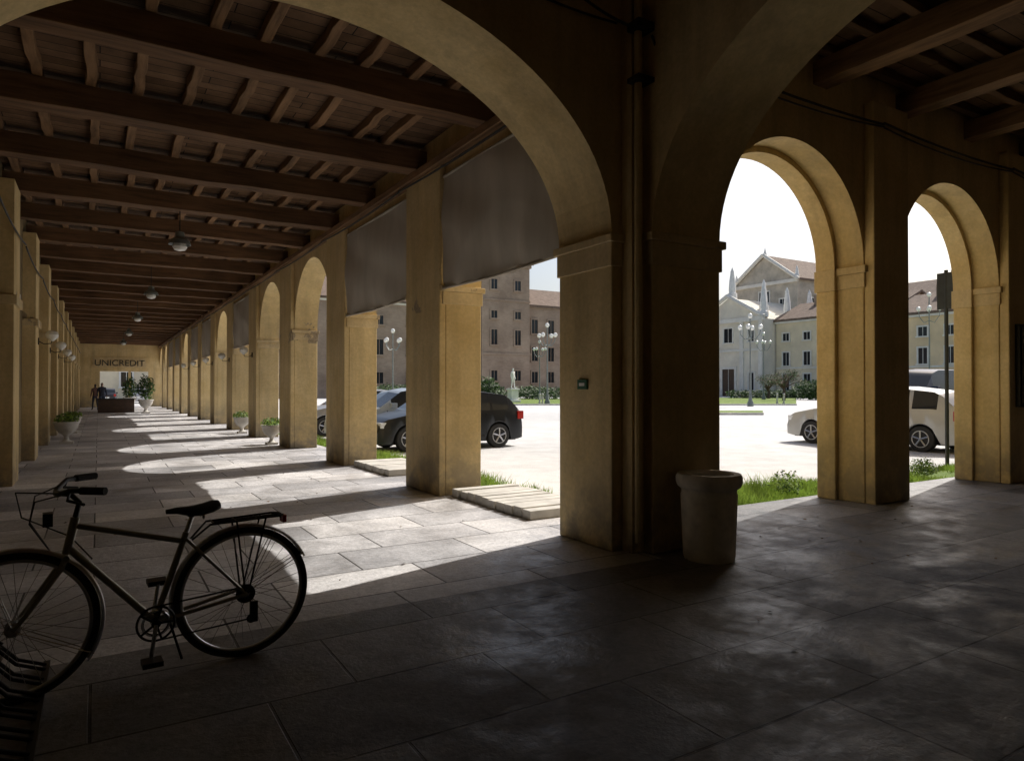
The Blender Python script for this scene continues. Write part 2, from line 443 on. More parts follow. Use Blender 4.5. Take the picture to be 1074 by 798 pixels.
# pendants
for yy in (13.1,20.6,28,36,44):
    m=MB(); m.tube([(1.2,yy,4.75),(1.2,yy,4.12)],.01,M_CABLE,6)
    m.lathe([(.03,.2),(.07,.19),(.08,.1),(.16,.04),(.18,-.03),(.17,-.03),(.15,.03),(.02,.09)],1.2,yy,M_LAMPG,20,3.95)
    m.lathe([(.02,.0),(.1,-.03),(.12,-.09),(.09,-.14),(.02,-.16)],1.2,yy,M_GLOBE,16,3.97)
    m.build('pendant_lamp',smooth=True)
def lantern(x,y,z,sx):
    m=MB(); m.tube([(x,y,z),(x+sx*.1,y,z-.06),(x+sx*.22,y,z-.05),(x+sx*.24,y,z+.02)],.010,M_BLACK,6)
    m.box(min(x,x+sx*.02),max(x,x+sx*.02),y-.035,y+.035,z-.08,z+.06,M_BLACK)
    m.lathe([(.03,.0),(.04,.02),(.1,.07),(.12,.13),(.10,.19),(.04,.22),(.01,.225)],x+sx*.24,y,M_GLOBE,14,z)
    m.build('wall_lantern',smooth=True)
for i in (3,4,5,6,7): lantern(3.86,ends[i][0]+.5,2.4,-1)
for yy in (17.0,21.0,25.2,29.3): lantern(-1.06,yy,2.4,1)
# sign at the end
cu=bpy.data.curves.new('lettering','FONT'); cu.body='UNICREDIT'; cu.size=.62; cu.extrude=.02; cu.align_x='CENTER'
so=empty('wall_sign',(1.35,YEND-.05,3.0)); t=bpy.data.objects.new('lettering',cu); COL.objects.link(t); t.parent=so; t.rotation_euler=(math.pi/2,0,0); t.location=(0,-.02,0); cu.materials.append(M_IRON)
m=MB(); m.box(-1.7,1.7,0,.03,-.12,.6,M_CAP); m.build('panel',so)
m=MB(); m.box(3.85,3.872,5.02,5.16,1.43,1.52,simple('plate_green',(.03,.12,.07),.4)); m.box(3.847,3.852,5.05,5.13,1.46,1.49,M_MARB); m.build('street_number_plate')
m=MB(); m.box(11.85,12.38,4.80,4.862,1.15,2.4,M_BLACK); m.box(11.9,12.33,4.79,4.802,1.2,2.35,M_GLASSD); m.box(11.98,12.2,4.786,4.792,1.5,1.8,M_MARB); m.box(12.05,12.3,4.786,4.792,1.9,2.2,M_STONE); m.build('notice_board')
# ---------------------------------------------------------------- planters
def leaves(mb,c,rad,n,mats,size=.05,up=.3,hollow=.35):
    for i in range(n):
        while True:
            d=Vector((random.uniform(-1,1),random.uniform(-1,1),random.uniform(-1,1)))
            if hollow<d.length<1: break
        lump=1+.22*math.sin(d.x*7+c[0])*math.cos(d.y*6+d.z*5+c[1])
        p=Vector(c)+Vector((d.x*rad[0],d.y*rad[1],d.z*rad[2]))*lump
        a=Vector((random.gauss(0,1),random.gauss(0,1),random.gauss(0,1))).normalized(); b=a.orthogonal().normalized()
        s=size*random.uniform(.6,1.4)
        mb.add([p-a*s,p+b*s*.5,p+a*s,p-b*s*.5],[(0,1,2,3)],random.choice(mats))
m=MB()
m.lathe([(.0,0),(.205,0),(.215,.03),(.235,.54),(.228,.56),(.230,.59),(.262,.615),(.275,.65),(.275,.69),(.26,.72),(.205,.72),(.19,.70),(.18,.5),(0,.5)],4.44,4.09,M_CONC,40,cap=False)
m.build('litter_bin',smooth=True,ang=30)
def urn(x,y,s=1,plant=True,tall=False):
    e=empty('urn_planter',(x,y,0))
    m=MB(); m.box(-.17*s,.17*s,-.17*s,.17*s,0,.07*s,M_STONE)
    m.lathe([(.13,.07),(.07,.13),(.06,.2),(.1,.26),(.2,.33),(.28,.45),(.3,.56),(.33,.6),(.33,.63),(.27,.63),(.26,.56),(0,.56)],0,0,M_STONE,28)
    for i,v in enumerate(m.v[8:],8): m.v[i]=(v[0]*s,v[1]*s,v[2]*s)
    m.build('urn',e,smooth=True)
    if plant:
        l=MB(); 
        if tall: leaves(l,(0,0,1.15*s),(.45,.45,.7),700,[M_LEAF,M_LEAF2],.07)
        else: leaves(l,(0,0,.7*s),(.28,.28,.13),260,[M_LEAF,M_BLADE],.04,hollow=.0)
        l.build('plant',e,recalc=False)
urn(*P(285,17.3),.78); urn(*P(254,21.5),.8); urn(*P(70,17.5),.9); urn(*P(76,21.5),.8); urn(*P(153,38),1.2,True,True)
urn(*P(136,46),1.2,True,True)
m=MB()
bx,by=P(122,39)
m.box(bx-.9,bx+.9,by-.3,by+.3,0,.75,M_DOOR); m.box(bx-1,bx+1,by-.35,by+.35,.75,.8,M_BLACK)
m.build('bar_counter',bevel=.01)
# ---------------------------------------------------------------- people
def person(name,x,y,rz,top,leg,skin,hair,stride=.22,h=1.72,parent=None,z=0):
    k=h/1.75
    J={'pel':(0,0,.95),'sp':(0,.0,1.15),'ch':(0,.01,1.36),'nk':(0,.0,1.5),'hd0':(0,-.01,1.58),'hd1':(0,-.015,1.67),'hd2':(0,0,1.74),
       'hl':(.1,0,.9),'kl':(.11,-stride*.5,.5),'al':(.11,-stride,.09),'tl':(.12,-stride-.16,.03),
       'hr':(-.1,0,.9),'kr':(-.11,stride*.1,.5),'ar':(-.11,stride,.1),'tr':(-.12,stride-.15,.03),
       'sl':(.19,.01,1.41),'el':(.25,.05,1.13),'wl':(.24,-.08,.9),'fl':(.235,-.12,.8),
       'sr':(-.19,.01,1.41),'er':(-.25,.03,1.13),'wr':(-.25,-.02,.88),'fr':(-.245,-.05,.78)}
    Rr={'pel':(.15,.11),'sp':(.13,.1),'ch':(.165,.11),'nk':(.055,.055),'hd0':(.07,.085),'hd1':(.08,.1),'hd2':(.055,.065),
       'hl':(.09,.09),'kl':(.06,.06),'al':(.04,.045),'tl':(.04,.03),'hr':(.09,.09),'kr':(.06,.06),'ar':(.04,.045),'tr':(.04,.03),
       'sl':(.06,.06),'el':(.042,.042),'wl':(.028,.028),'fl':(.03,.018),'sr':(.06,.06),'er':(.042,.042),'wr':(.028,.028),'fr':(.03,.018)}
    E=[('pel','sp'),('sp','ch'),('ch','nk'),('nk','hd0'),('hd0','hd1'),('hd1','hd2'),('pel','hl'),('hl','kl'),('kl','al'),('al','tl'),('pel','hr'),('hr','kr'),('kr','ar'),('ar','tr'),
       ('ch','sl'),('sl','el'),('el','wl'),('wl','fl'),('ch','sr'),('sr','er'),('er','wr'),('wr','fr')]
    ks=list(J); me=bpy.data.meshes.new('b'); me.from_pydata([Vector(J[a])*k for a in ks],[(ks.index(a),ks.index(b)) for a,b in E],[])
    o=bpy.data.objects.new('tmp',me); COL.objects.link(o)
    o.modifiers.new('s','SKIN'); 
    for i,a in enumerate(ks):
        me.skin_vertices[0].data[i].radius=(Rr[a][0]*k,Rr[a][1]*k)
    me.skin_vertices[0].data[0].use_root=True
    sb=o.modifiers.new('ss','SUBSURF'); sb.levels=2
    dg=bpy.context.evaluated_depsgraph_get(); dg.update()
    m2=bpy.data.meshes.new_from_object(o.evaluated_get(dg)); bpy.data.objects.remove(o)
    for mm in (top,leg,skin,hair,M_RUB if skin!=M_MARB else M_MARB): m2.materials.append(mm)
    for p in m2.polygons:
        c=p.center/k
        if c.z>1.5: p.material_index= 3 if (c.z>1.7 or c.y>.03) else 2
        elif c.z>.97 and abs(c.x)<.3 or c.z>.93: p.material_index=0
        elif abs(c.x)>.2 and c.z>.75: p.material_index=2
        elif c.z>.1: p.material_index=1
        else: p.material_index=4
        p.use_smooth=True
    r=bpy.data.objects.new('figure' if parent else name,m2); COL.objects.link(r); r.location=(x,y,z); r.rotation_euler=(0,0,rz)
    if parent: r.parent=parent
    return r
M_SKIN=simple('skin',(.5,.32,.24),.5); M_HAIR=simple('hair',(.03,.02,.015),.6); M_BLUE=simple('jacket',(.03,.035,.06),.8); M_JEAN=simple('jeans',(.05,.07,.12),.8); M_COAT=simple('coat',(.12,.06,.05),.8)
px,py=P(107,41); person('pedestrian',px,py,.3,M_BLUE,M_JEAN,M_SKIN,M_HAIR)
px,py=P(100,43); person('pedestrian',px,py,-2.8,M_COAT,M_BLUE,M_SKIN,M_HAIR,.16,1.66)
# ---------------------------------------------------------------- bicycle
BK=empty('bicycle',(.18,3.89,0),math.radians(3.5))
def wheel(xc,nm):
    m=MB(); z=.345
    m.ring((xc,0,z),.33,.0175,M_RUB,seg=64,rs=10); m.ring((xc,0,z),.309,.010,M_ALU,seg=64,rs=8)
    m.tube([(xc,-.05,z),(xc,.05,z)],.02,M_CHROME,12); m.tube([(xc,-.03,z),(xc,-.026,z)],.032,M_CHROME,14); m.tube([(xc,.03,z),(xc,.026,z)],.032,M_CHROME,14)
    for i in range(32):
        a=2*math.pi*i/32; sd=.028 if i%2 else -.028; b=a+(.9 if (i//2)%2 else -.9)
        m.tube([(xc+.028*math.cos(b),sd,z+.028*math.sin(b)),(xc+.305*math.cos(a),0,z+.305*math.sin(a))],.0013,M_CHROME,4,False)
    m.build(nm,BK,smooth=True)
FX,RX=-.51,.50
wheel(FX,'front_wheel'); wheel(RX,'rear_wheel')
m=MB(); BB=(.07,0,.27); ST=(.215,0,.70); HT=(-.27,0,.83); HB=(-.305,0,.66)
m.tube([BB,ST],.016,M_FRAME,12); m.tube([(.2,0,.655),(-.275,0,.79)],.014,M_FRAME,12); m.tube([BB,(-.30,0,.69)],.018,M_FRAME,12); m.tube([HB,HT],.02,M_FRAME,12)
for s in (-1,1):
    m.tube([(.21,s*.015,.67),(RX,s*.06,.345)],.009,M_FRAME,8); m.tube([(.08,s*.03,.27),(RX,s*.06,.345)],.010,M_FRAME,8)
    m.tube([(-.31,s*.03,.64),(-.33,s*.055,.6),(-.46,s*.055,.41),(FX,s*.05,.345)],[.014,.014,.011,.009],M_FRAME,8)
m.tube([(-.31,-.05,.645),(-.31,.05,.645)],.016,M_FRAME,8)
m.build('frame_and_fork',BK,smooth=True)
m=MB()
m.tube([ST,(.245,0,.79)],.012,M_CHROME,10)
m.tube([HT,(-.255,0,.90),(-.29,0,.94),(-.35,0,.95)],.013,M_BLACK,10)
hb=[(-.20,-.30,.985),(-.30,-.22,.985),(-.345,-.1,.955),(-.35,0,.95),(-.345,.1,.955),(-.30,.22,.985),(-.20,.30,.985)]
m.tube(hb,.012,M_BLACK,10)
for s in (-1,1):
    m.tube([(-.17,s*.325,.985),(-.26,s*.255,.986)],.018,M_RUB,10)
    m.tube([(-.30,s*.21,.98),(-.31,s*.25,.945),(-.25,s*.31,.93)],.007,M_BLACK,6)
    m.tube([(-.31,s*.2,.97),(-.43,s*.1,.93),(-.45,s*.03,.82),(-.37,0,.68)],.0035,M_CABLE,5)
m.tube([(-.31,-.2,.97),(-.50,-.12,.98),(-.48,0,.85),(-.29,0,.74),(-.2,0,.62)],.0035,M_CABLE,5)
m.box(-.40,-.36,-.035,.035,.80,.86,M_BLACK); m.build('handlebar',BK,smooth=True)
m=MB()  # saddle
prof=[(.12,.022,.825,.02),(.17,.028,.832,.03),(.23,.05,.832,.045),(.29,.085,.838,.05),(.34,.095,.85,.05),(.37,.07,.85,.04)]
vs=[];fs=[]
for xx,w,zt,th in prof:
    for k in range(10):
        a=2*math.pi*k/10; vs.append((xx,w*math.cos(a),zt-th/2+th/2*math.sin(a)*(1 if math.sin(a)>0 else 1.3)))
for i in range(len(prof)-1):
    for k in range(10): fs.append((i*10+k,i*10+(k+1)%10,(i+1)*10+(k+1)%10,(i+1)*10+k))
fs+=[tuple(range(10)),tuple(range(50,60))]
m.add(vs,fs,M_RUB)
for s in (-1,1): m.ring((.29,s*.04,.785),.018,.004,M_CHROME,'x',12,5)
m.box(.22,.3,-.02,.02,.78,.8,M_BLACK); m.build('saddle',BK,smooth=True,ang=60)
m=MB()
def guard(xc,a0,a1,R=.365):
    n=30;vs=[];fs=[]
    for i in range(n+1):
        a=a0+(a1-a0)*i/n
        for yy,dr in ((-.027,-.014),(-.018,-.003),(0,.002),(.018,-.003),(.027,-.014)):
            vs.append((xc+(R+dr)*math.cos(a),yy,.345+(R+dr)*math.sin(a)))
    for i in range(n):
        for k in range(4): q=i*5+k; fs.append((q,q+1,q+6,q+5))
    m.add(vs,fs,M_ALU)
guard(FX,math.radians(-35),math.radians(120)); guard(RX,math.radians(25),math.radians(200))
for xc,a in ((FX,-.5),(FX,1.9),(RX,.5),(RX,1.1)):
    for s in (-1,1): m.tube([(xc,s*.045,.345),(xc+.362*math.cos(a),s*.02,.345+.362*math.sin(a))],.0025,M_CHROME,5)
m.build('mudguards',BK,smooth=True,recalc=False)
m=MB() # rack
for s in (-1,1):
    m.tube([(.24,s*.02,.66),(.32,s*.055,.735),(.66,s*.06,.745),(.70,s*.03,.745)],.006,M_BLACK,6); m.tube([(RX+.01,s*.06,.35),(.6,s*.06,.74)],.005,M_BLACK,6); m.tube([(RX-.005,s*.06,.35),(.45,s*.06,.74)],.005,M_BLACK,6)
m.tube([(.34,0,.735),(.7,0,.745)],.006,M_BLACK,6)
for xx in (.34,.45,.56,.68): m.tube([(xx,-.06,.738),(xx,.06,.738)],.005,M_BLACK,6)
m.box(.70,.72,-.03,.03,.70,.74,simple('reflector_red',(.35,.01,.01),.3)); m.build('luggage_rack',BK,smooth=True)
m=MB() # drivetrain
m.tube([(.07,-.06,.27),(.07,.06,.27)],.022,M_BLACK,12); m.ring((.07,-.05,.27),.085,.006,M_BLACK,seg=32,rs=6); m.ring((.07,-.045,.27),.06,.007,M_CHROME,seg=32,rs=6)
for k in range(5):
    a=k*1.2566; m.tube([(.07,-.05,.27),(.07+.083*math.cos(a),-.05,.27+.083*math.sin(a))],.006,M_BLACK,6)
m.tube([(.07,-.065,.27),(.045,-.07,.105)],.010,M_CHROME,8); m.tube([(.07,.065,.27),(.095,.07,.435)],.010,M_CHROME,8)
for a,b,c in ((.045,-.12,.105),(.095,.12,.435)): m.box(a-.045,a+.045,b-.045,b+.045,c-.012,c+.012,M_BLACK)
m.tube([(.07,-.05,.355),(RX,-.05,.385)],.0045,M_BLACK,5); m.tube([(.07,-.05,.185),(RX+.03,-.05,.21),(RX+.05,-.05,.26),(RX+.02,-.05,.31)],.0045,M_BLACK,5)
for R_ in (.045,.036,.028): m.ring((RX,-.045+.0,.345),R_,.006,M_BLACK,seg=24,rs=6)
m.box(RX+.02,RX+.06,-.06,-.045,.19,.30,M_BLACK); m.ring((RX+.03,-.05,.21),.02,.006,M_BLACK,seg=16,rs=6)
m.tube([(.14,.03,.255),(.21,.09,.02)],.007,M_BLACK,6)
m.build('drivetrain',BK,smooth=True)
# bicycle rack
m=MB()
for i in range(6):
    y=3.2+i*.2
    for dy in (-.035,.035):
        m.tube([(-.95,y+dy,.03),(-.78,y+dy,.36),(-.70,y+dy,.42),(-.60,y+dy,.38),(-.34,y+dy,.08),(-.22,y+dy,.03)],.009,M_BLACK,7)
        m.tube([(-.62,y+dy,.03),(-.48,y+dy,.25),(-.40,y+dy,.17)],.006,M_BLACK,6)
for xx,zz in ((-.95,.03),(-.22,.03),(-.62,.03),(-.74,.40)):
    m.box(xx-.015,xx+.015,3.1,4.3,zz-.022,zz+.0,M_BLACK)
m.build('bicycle_rack',smooth=True)
# ---------------------------------------------------------------- cars
def lerpf(tab,x):
    if x<=tab[0][0]: return tab[0][1]
    for (a,b),(c,d) in zip(tab,tab[1:]):
        if x<=c: 
            f=(x-a)/(c-a); return b+(d-b)*f
    return tab[-1][1]
M_TAIL=simple('tail_lamp',(.4,.02,.015),.2); M_HEAD=simple('head_lamp',(.75,.77,.8),.1); M_PLATE=simple('number_plate',(.75,.75,.72),.4)
def car(x,y,yaw,col,L=4.1,W=1.74,H=1.46,van=False):
    e=empty('parked_car',(x,y,-.1),yaw)
    paint=simple('car_paint',col,.28,.35 if not van else 0,.05,2,0.0,.6 if not van else .35)
    hs=H/1.46
    deck=[(-.5,.55),(-.495,.80),(-.48,.92),(-.35,.97),(.2,.94),(.3,.90),(.44,.78),(.485,.68),(.5,.5)]
    if van: roof=[(-.485,.9),(-.46,1.25),(-.43,1.40),(-.3,1.46),(.05,1.45),(.13,1.38),(.30,.90)]
    else: roof=[(-.475,.94),(-.40,1.27),(-.36,1.37),(-.2,1.45),(0,1.46),(.08,1.41),(.25,.93)]
    st=sorted(set([-.5,-.497,-.49,.49,.497,.5]+[round(-.48+.02*i,4) for i in range(49)]))
    xw=(-.305*L,.315*L); m=MB(); rings=[]
    for s_ in st:
        X=s_*L; w=W/2*(1-.16*abs(2*s_)**6-.03*abs(2*s_)**2)
        d=lerpf(deck,s_)*hs
        zf=.2+.12*max(0,abs(2*s_)-.9)*10*.3
        for q in xw:
            dx=abs(X-q)
            if dx<.36: zf=max(zf,.31+math.sqrt(.36**2-dx**2))
        p3=max(.62,zf+.02) if d>.7 else max(zf+.01,d*.9)
        p3=min(p3,d-.02) if d>zf+.05 else p3
        cab=roof[0][0]<s_<roof[-1][0]; r=lerpf(roof,s_)*hs if cab else 0
        if cab and r>d+.02:
            k=(r-d)/((1.46-.95)*hs); wr=w*(.97-.17*min(1,k)); p5=(wr,r-.03*k);p6=(0,r+.025)
        else: p5=(w*.80,d+.02);p6=(0,d+.04)
        rings.append(([(0,.2),(w*.86,zf),(w*.985,zf+.0),(w,p3),(w*.965,d),p5,p6],cab and r>d+.02,r))
    n=7; vs=[]
    for (rg,_,_),s_ in zip(rings,st):
        for a,b in rg: vs.append((s_*L,-a,b))
        for a,b in rg: vs.append((s_*L,a,b))
    B=len(m.v); m.v+=vs; mp=m.mi(paint); mg=m.mi(M_GLASSD); mb=m.mi(M_BLACK)
    for i in range(len(st)-1):
        sm=(st[i]+st[i+1])/2
        for sd in (0,n):
            for k in range(n-1):
                a=B+i*2*n+sd+k; b=a+1; c=b+2*n; d_=a+2*n
                mat=mp
                if k==0: mat=mb
                bothcab=rings[i][1] and rings[i+1][1]
                if k==4 and bothcab and rings[i][2]>1.2*hs*.9 and not(-.01<sm<.01) and -.38<sm<.16 and not (-.26<sm<-.24): mat=mg
                if k==5 and bothcab and (.09<sm<.25 or sm<-.38): mat=mg
                m.f.append([a,b,c,d_]); m.m.append(mat)
    for i in (0,len(st)-1):
        m.f.append([B+i*2*n+k for k in range(n)]); m.m.append(mp); m.f.append([B+i*2*n+n+k for k in range(n)]); m.m.append(mp)
    m.box(-L*.46,L*.46,-W*.36,W*.36,.17,.35,M_BLACK)
    m.build('body',e,smooth=True,ang=28)
    w=MB()
    for q in xw:
        for s in (-1,1):
            yo=s*(W/2-.03); yi=s*(W/2-.22)
            w.tube([(q,yi,.31),(q,yo-s*.02,.31),(q,yo,.31)],[.31,.31,.29],M_RUB,28)
            w.tube([(q,yo,.31),(q,yo+s*.005,.31)],[.205,.20],M_BLACK,24); w.ring((q,yo+s*.006,.31),.195,.012,M_ALU,seg=28,rs=6)
            for k in range(5):
                a=k*1.2566+.3; w.tube([(q,yo+s*.012,.31),(q+.19*math.cos(a),yo+s*.012,.31+.19*math.sin(a))],.02,M_ALU,6)
    w.build('wheels',e,smooth=True)
    d=MB()
    for s in (-1,1):
        d.box(-L*.498,-L*.455,s*W*.40-.09,s*W*.40+.09,.72*hs,.93*hs,M_TAIL); d.box(L*.44,L*.487,s*W*.36-.13,s*W*.36+.13,.58*hs,.71*hs,M_HEAD)
        d.box(L*.13,L*.17,s*(W/2+.02)-.09,s*(W/2+.02)+.07,.95*hs,1.07*hs,paint)
        d.box(-.2,-.05,s*W/2-.012,s*W/2+.012,.80*hs,.83*hs,M_BLACK); d.box(-L*.2,L*.2,s*W*.495-.015,s*W*.495+.015,.30,.34,M_BLACK)
        for dx in (-.02,.19,-.21): d.box(L*dx-.006,L*dx+.006,s*W*.488-.012,s*W*.488+.012,.36,.88*hs,M_BLACK)
    d.box(-L*.505,-L*.495,-.26,.26,.55,.66,M_PLATE); d.box(L*.495,L*.503,-.26,.26,.38,.49,M_PLATE); d.box(L*.47,L*.499,-.5,.5,.52,.62,M_BLACK)
    d.build('lamps_and_trim',e,bevel=.012 if not van else .008)
    return e
pi=math.pi
car(7.6,16.0,pi,(.012,.014,.018),L=4.0)
car(7.7,19.0,pi+.03,(.35,.4,.46),L=4.2,H=1.5); car(7.4,22.2,pi,(.3,.3,.31))
car(17.65,10.3,pi/2,(.40,.405,.40),L=4.7,W=1.78,H=1.55); car(23.8,12.6,pi,(.008,.02,.07),L=4.8,W=1.85,H=2.15,van=True)
car(.6,YEND+16,pi/2,(.05,.05,.06)); car(3.4,YEND+18,pi/2,(.5,.5,.52))
# ---------------------------------------------------------------- grass strips
def blades(name,polys,n,hmin,hmax,mat=None):
    m=MB()
    for (x0,x1,y0,y1,dens) in polys:
        for i in range(int(n*dens)):
            x=random.uniform(x0,x1);y=random.uniform(y0,y1)
            if math.sin(x*2.3+y*1.1)+math.sin(y*3.1-x*.7)+random.uniform(-1,1)<-.5: continue
            h=random.uniform(hmin,hmax)*(1+.6*math.sin(x*1.7)*math.sin(y*2.9)); a=random.random()*6.28; w=.009
            lx,ly=random.gauss(0,.4)*h,random.gauss(0,.4)*h
            m.add([(x-w*math.cos(a),y-w*math.sin(a),-.1),(x+w*math.cos(a),y+w*math.sin(a),-.1),(x+lx,y+ly,-.1+h)],[(0,1,2)],mat or M_BLADE)
    return m.build(name,recalc=False)
tf=MB()
for (x0,x1,y0,y1) in ((5.6,30,5.75,6.9),(4.75,5.25,8.9,40)):
    n=60
    if x1-x0>y1-y0:
        low=[(x0+(x1-x0)*i/n,y0) for i in range(n+1)]; hi=[(x0+(x1-x0)*i/n,y1+.25*math.sin(i*1.3)+random.uniform(-.15,.15)) for i in range(n+1)]
    else:
        low=[(x0,y0+(y1-y0)*i/n) for i in range(n+1)]; hi=[(x1+.12*math.sin(i*1.3)+random.uniform(-.1,.1),y0+(y1-y0)*i/n) for i in range(n+1)]
    poly=low+hi[::-1]
    tf.add([(p[0],p[1],-.094) for p in poly],[tuple(range(len(poly)))],M_GRASS)
tf.build('grass_verge_turf',recalc=False)
blades('grass_verge',[(5.6,16,5.78,6.9,1.0),(4.78,5.5,7.9,20,.6),(16,30,5.78,6.9,.4),(7.9,8.7,6.0,6.6,.08)],24000,.05,.2)
for (x,y,s) in ((8.35,6.25,.22),(12.2,6.4,.2)):
    l=MB(); leaves(l,(x,y,-.05+s*.6),(s,s,s*.8),700,[M_LEAF,M_BLADE,M_BLADE],.022,hollow=0); l.build('weed_clump',recalc=False)
dl=MB(); M_DRY=simple('dry_leaf',(.16,.1,.05),.8)
for i in range(70):
    x=random.uniform(-.9,3.8) if i%2 else random.uniform(2,11); y=random.uniform(5,16) if i%2 else random.uniform(2.2,4.8)
    a=random.random()*6.28; s=random.uniform(.012,.026); c_,s_=math.cos(a)*s,math.sin(a)*s
    dl.add([(x-c_,y-s_,.006),(x+s_*.5,y-c_*.5,.014),(x+c_,y+s_,.008),(x-s_*.5,y+c_*.5,.004)],[(0,1,2,3)],M_DRY)
dl.build('fallen_leaves',recalc=False)
# ---------------------------------------------------------------- lawns
lw=MB()
def quad(u0,u1,z0,z1,mat,h):
    a=P(u0,z0);b=P(u1,z0);c=P(u1,z1);d=P(u0,z1)
    lw.add([(a[0],a[1],h),(b[0],b[1],h),(c[0],c[1],h),(d[0],d[1],h)],[(0,1,2,3)],mat)
quad(360,640,58,92,M_GRASS,-.09); quad(700,835,58,100,M_GRASS,-.09); quad(690,800,38,45,M_GRASS,-.09); quad(900,1150,50,80,M_GRASS,-.09)
lw.build('lawn',recalc=False)
kb=MB()
def kerb(u0,u1,z0):
    a=Vector((*P(u0,z0),0));b=Vector((*P(u1,z0),0)); d=(b-a).normalized(); nn=Vector((-d.y,d.x,0))*.15
    kb.prism([(a+nn)[:2],(b+nn)[:2],(b-nn)[:2],(a-nn)[:2]],-.1,.03,M_STONE)
kerb(360,640,58); kerb(700,835,58); kerb(690,800,38); kerb(900,1150,50)
kb.build('kerb')
for (u,z,rx,rz_) in ((511,72,1.3,1.4),(519,74,1.0,1.0),(849,84,2.0,1.3),(862,82,2.0,1.3),(553,90,3,.9),(575,88,3,.8),(410,85,3,1.0),(980,70,3,1.1),(1000,72,2,1.0)):
    x,y=P(u,z); l=MB(); leaves(l,(x,y,rz_*.8),(rx,rx,rz_),1300,[M_LEAF,M_LEAF2,M_LEAF2],.18,hollow=.2)
    l.tube([(x,y,-.1),(x,y,rz_)],.1,M_DOOR,6); l.build('shrub',recalc=False)
l=MB()
for i in range(14):
    x,y=P(770+i*7,96); leaves(l,(x,y,.4),(1.2,1.2,.7),240,[M_LEAF2,M_LEAF],.18,hollow=.1)
l.build('hedge',recalc=False)
def tree(u,z,h,spread,n):
    x,y=P(u,z); l=MB()
    l.tube([(x,y,-.1),(x+.1,y,h*.25),(x,y+.1,h*.4)],[.2,.15,.12],M_DOOR,8)
    for i in range(n):
        a=i*2.4; r=spread*random.uniform(.4,1); zz=h*random.uniform(.55,.95)*(1-.25*(r/spread)**2)
        e=Vector((x+r*math.cos(a),y+r*math.sin(a),zz)); b=Vector((x,y+.05,h*random.uniform(.25,.4)))
        mid=b.lerp(e,.5)+Vector((random.uniform(-.2,.2),random.uniform(-.2,.2),.25))
        l.tube([b,mid,e],[.07,.045,.015],M_DOOR,5)
        for k in range(4):
            q=mid.lerp(e,random.uniform(.3,1)); tip=q+Vector((random.gauss(0,.4),random.gauss(0,.4),random.uniform(.1,.6))); l.tube([q,tip],[.02,.008],M_DOOR,4)
        leaves(l,tuple(e),(.6,.6,.45),90,[M_LEAF,M_LEAF2,M_DRY],.085,hollow=0)
    l.build('small_tree',recalc=False)
tree(822,80,4.0,2.3,22); tree(806,92,3.4,1.6,14)
# ---------------------------------------------------------------- street lamps
def lamp(u,z,h):
    x,y=P(u,z); e=empty('street_lamp',(x,y,-.1)); m=MB()
    m.lathe([(.25,0),(.25,.3),(.16,.45),(.11,.9),(.08,1.1),(.055,h*.6),(.045,h)],0,0,M_LAMPG,12)
    for k in range(4):
        a=k*pi/2+.5; c,s=math.cos(a),math.sin(a)
        m.tube([(0,0,h*.78),(.4*c,.4*s,h*.76),(.75*c,.75*s,h*.82),(.8*c,.8*s,h*.87)],.035,M_LAMPG,6)
        m.lathe([(.06,0),(.15,.08),(.19,.2),(.15,.33),(.05,.4)],.8*c,.8*s,M_GLOBE,12,h*.87)
    m.lathe([(.06,0),(.15,.08),(.19,.2),(.15,.33),(.05,.4)],0,0,M_GLOBE,12,h)
    m.build('post_and_globes',e,smooth=True)
lamp(787,55,7.1); lamp(574,60,6.8); lamp(412,60,6.3); lamp(801,85,8); lamp(975,60,9.5); lamp(566,85,7)
x,y=P(993,13.1); m=MB(); m.tube([(x,y,-.1),(x,y,3.7)],.035,M_IRON,10); m.box(x-.02,x+.02,y-.16,y+.16,2.95,3.65,M_IRON,None); m.box(x-.028,x-.021,y-.14,y+.14,2.98,3.62,M_IRON); m.build('traffic_sign')
x,y=P(538,70); e=empty('statue',(x,y,-.1)); m=MB(); m.box(-.6,.6,-.6,.6,0,.25,M_MARB); m.box(-.42,.42,-.42,.42,.25,1.25,M_MARB); m.box(-.52,.52,-.52,.52,1.25,1.4,M_MARB); m.build('pedestal',e,bevel=.03)
person('statue',0,0,.4,M_MARB,M_MARB,M_MARB,M_MARB,.1,2.1,e,1.4)
for u in (566,569,815,822):
    x,y=P(u,64); m=MB(); m.lathe([(.12,0),(.12,.1),(.08,.15),(.08,.8),(.12,.85),(.06,.98)],x,y,M_STONE,10,-.1); m.build('bollard',smooth=True)
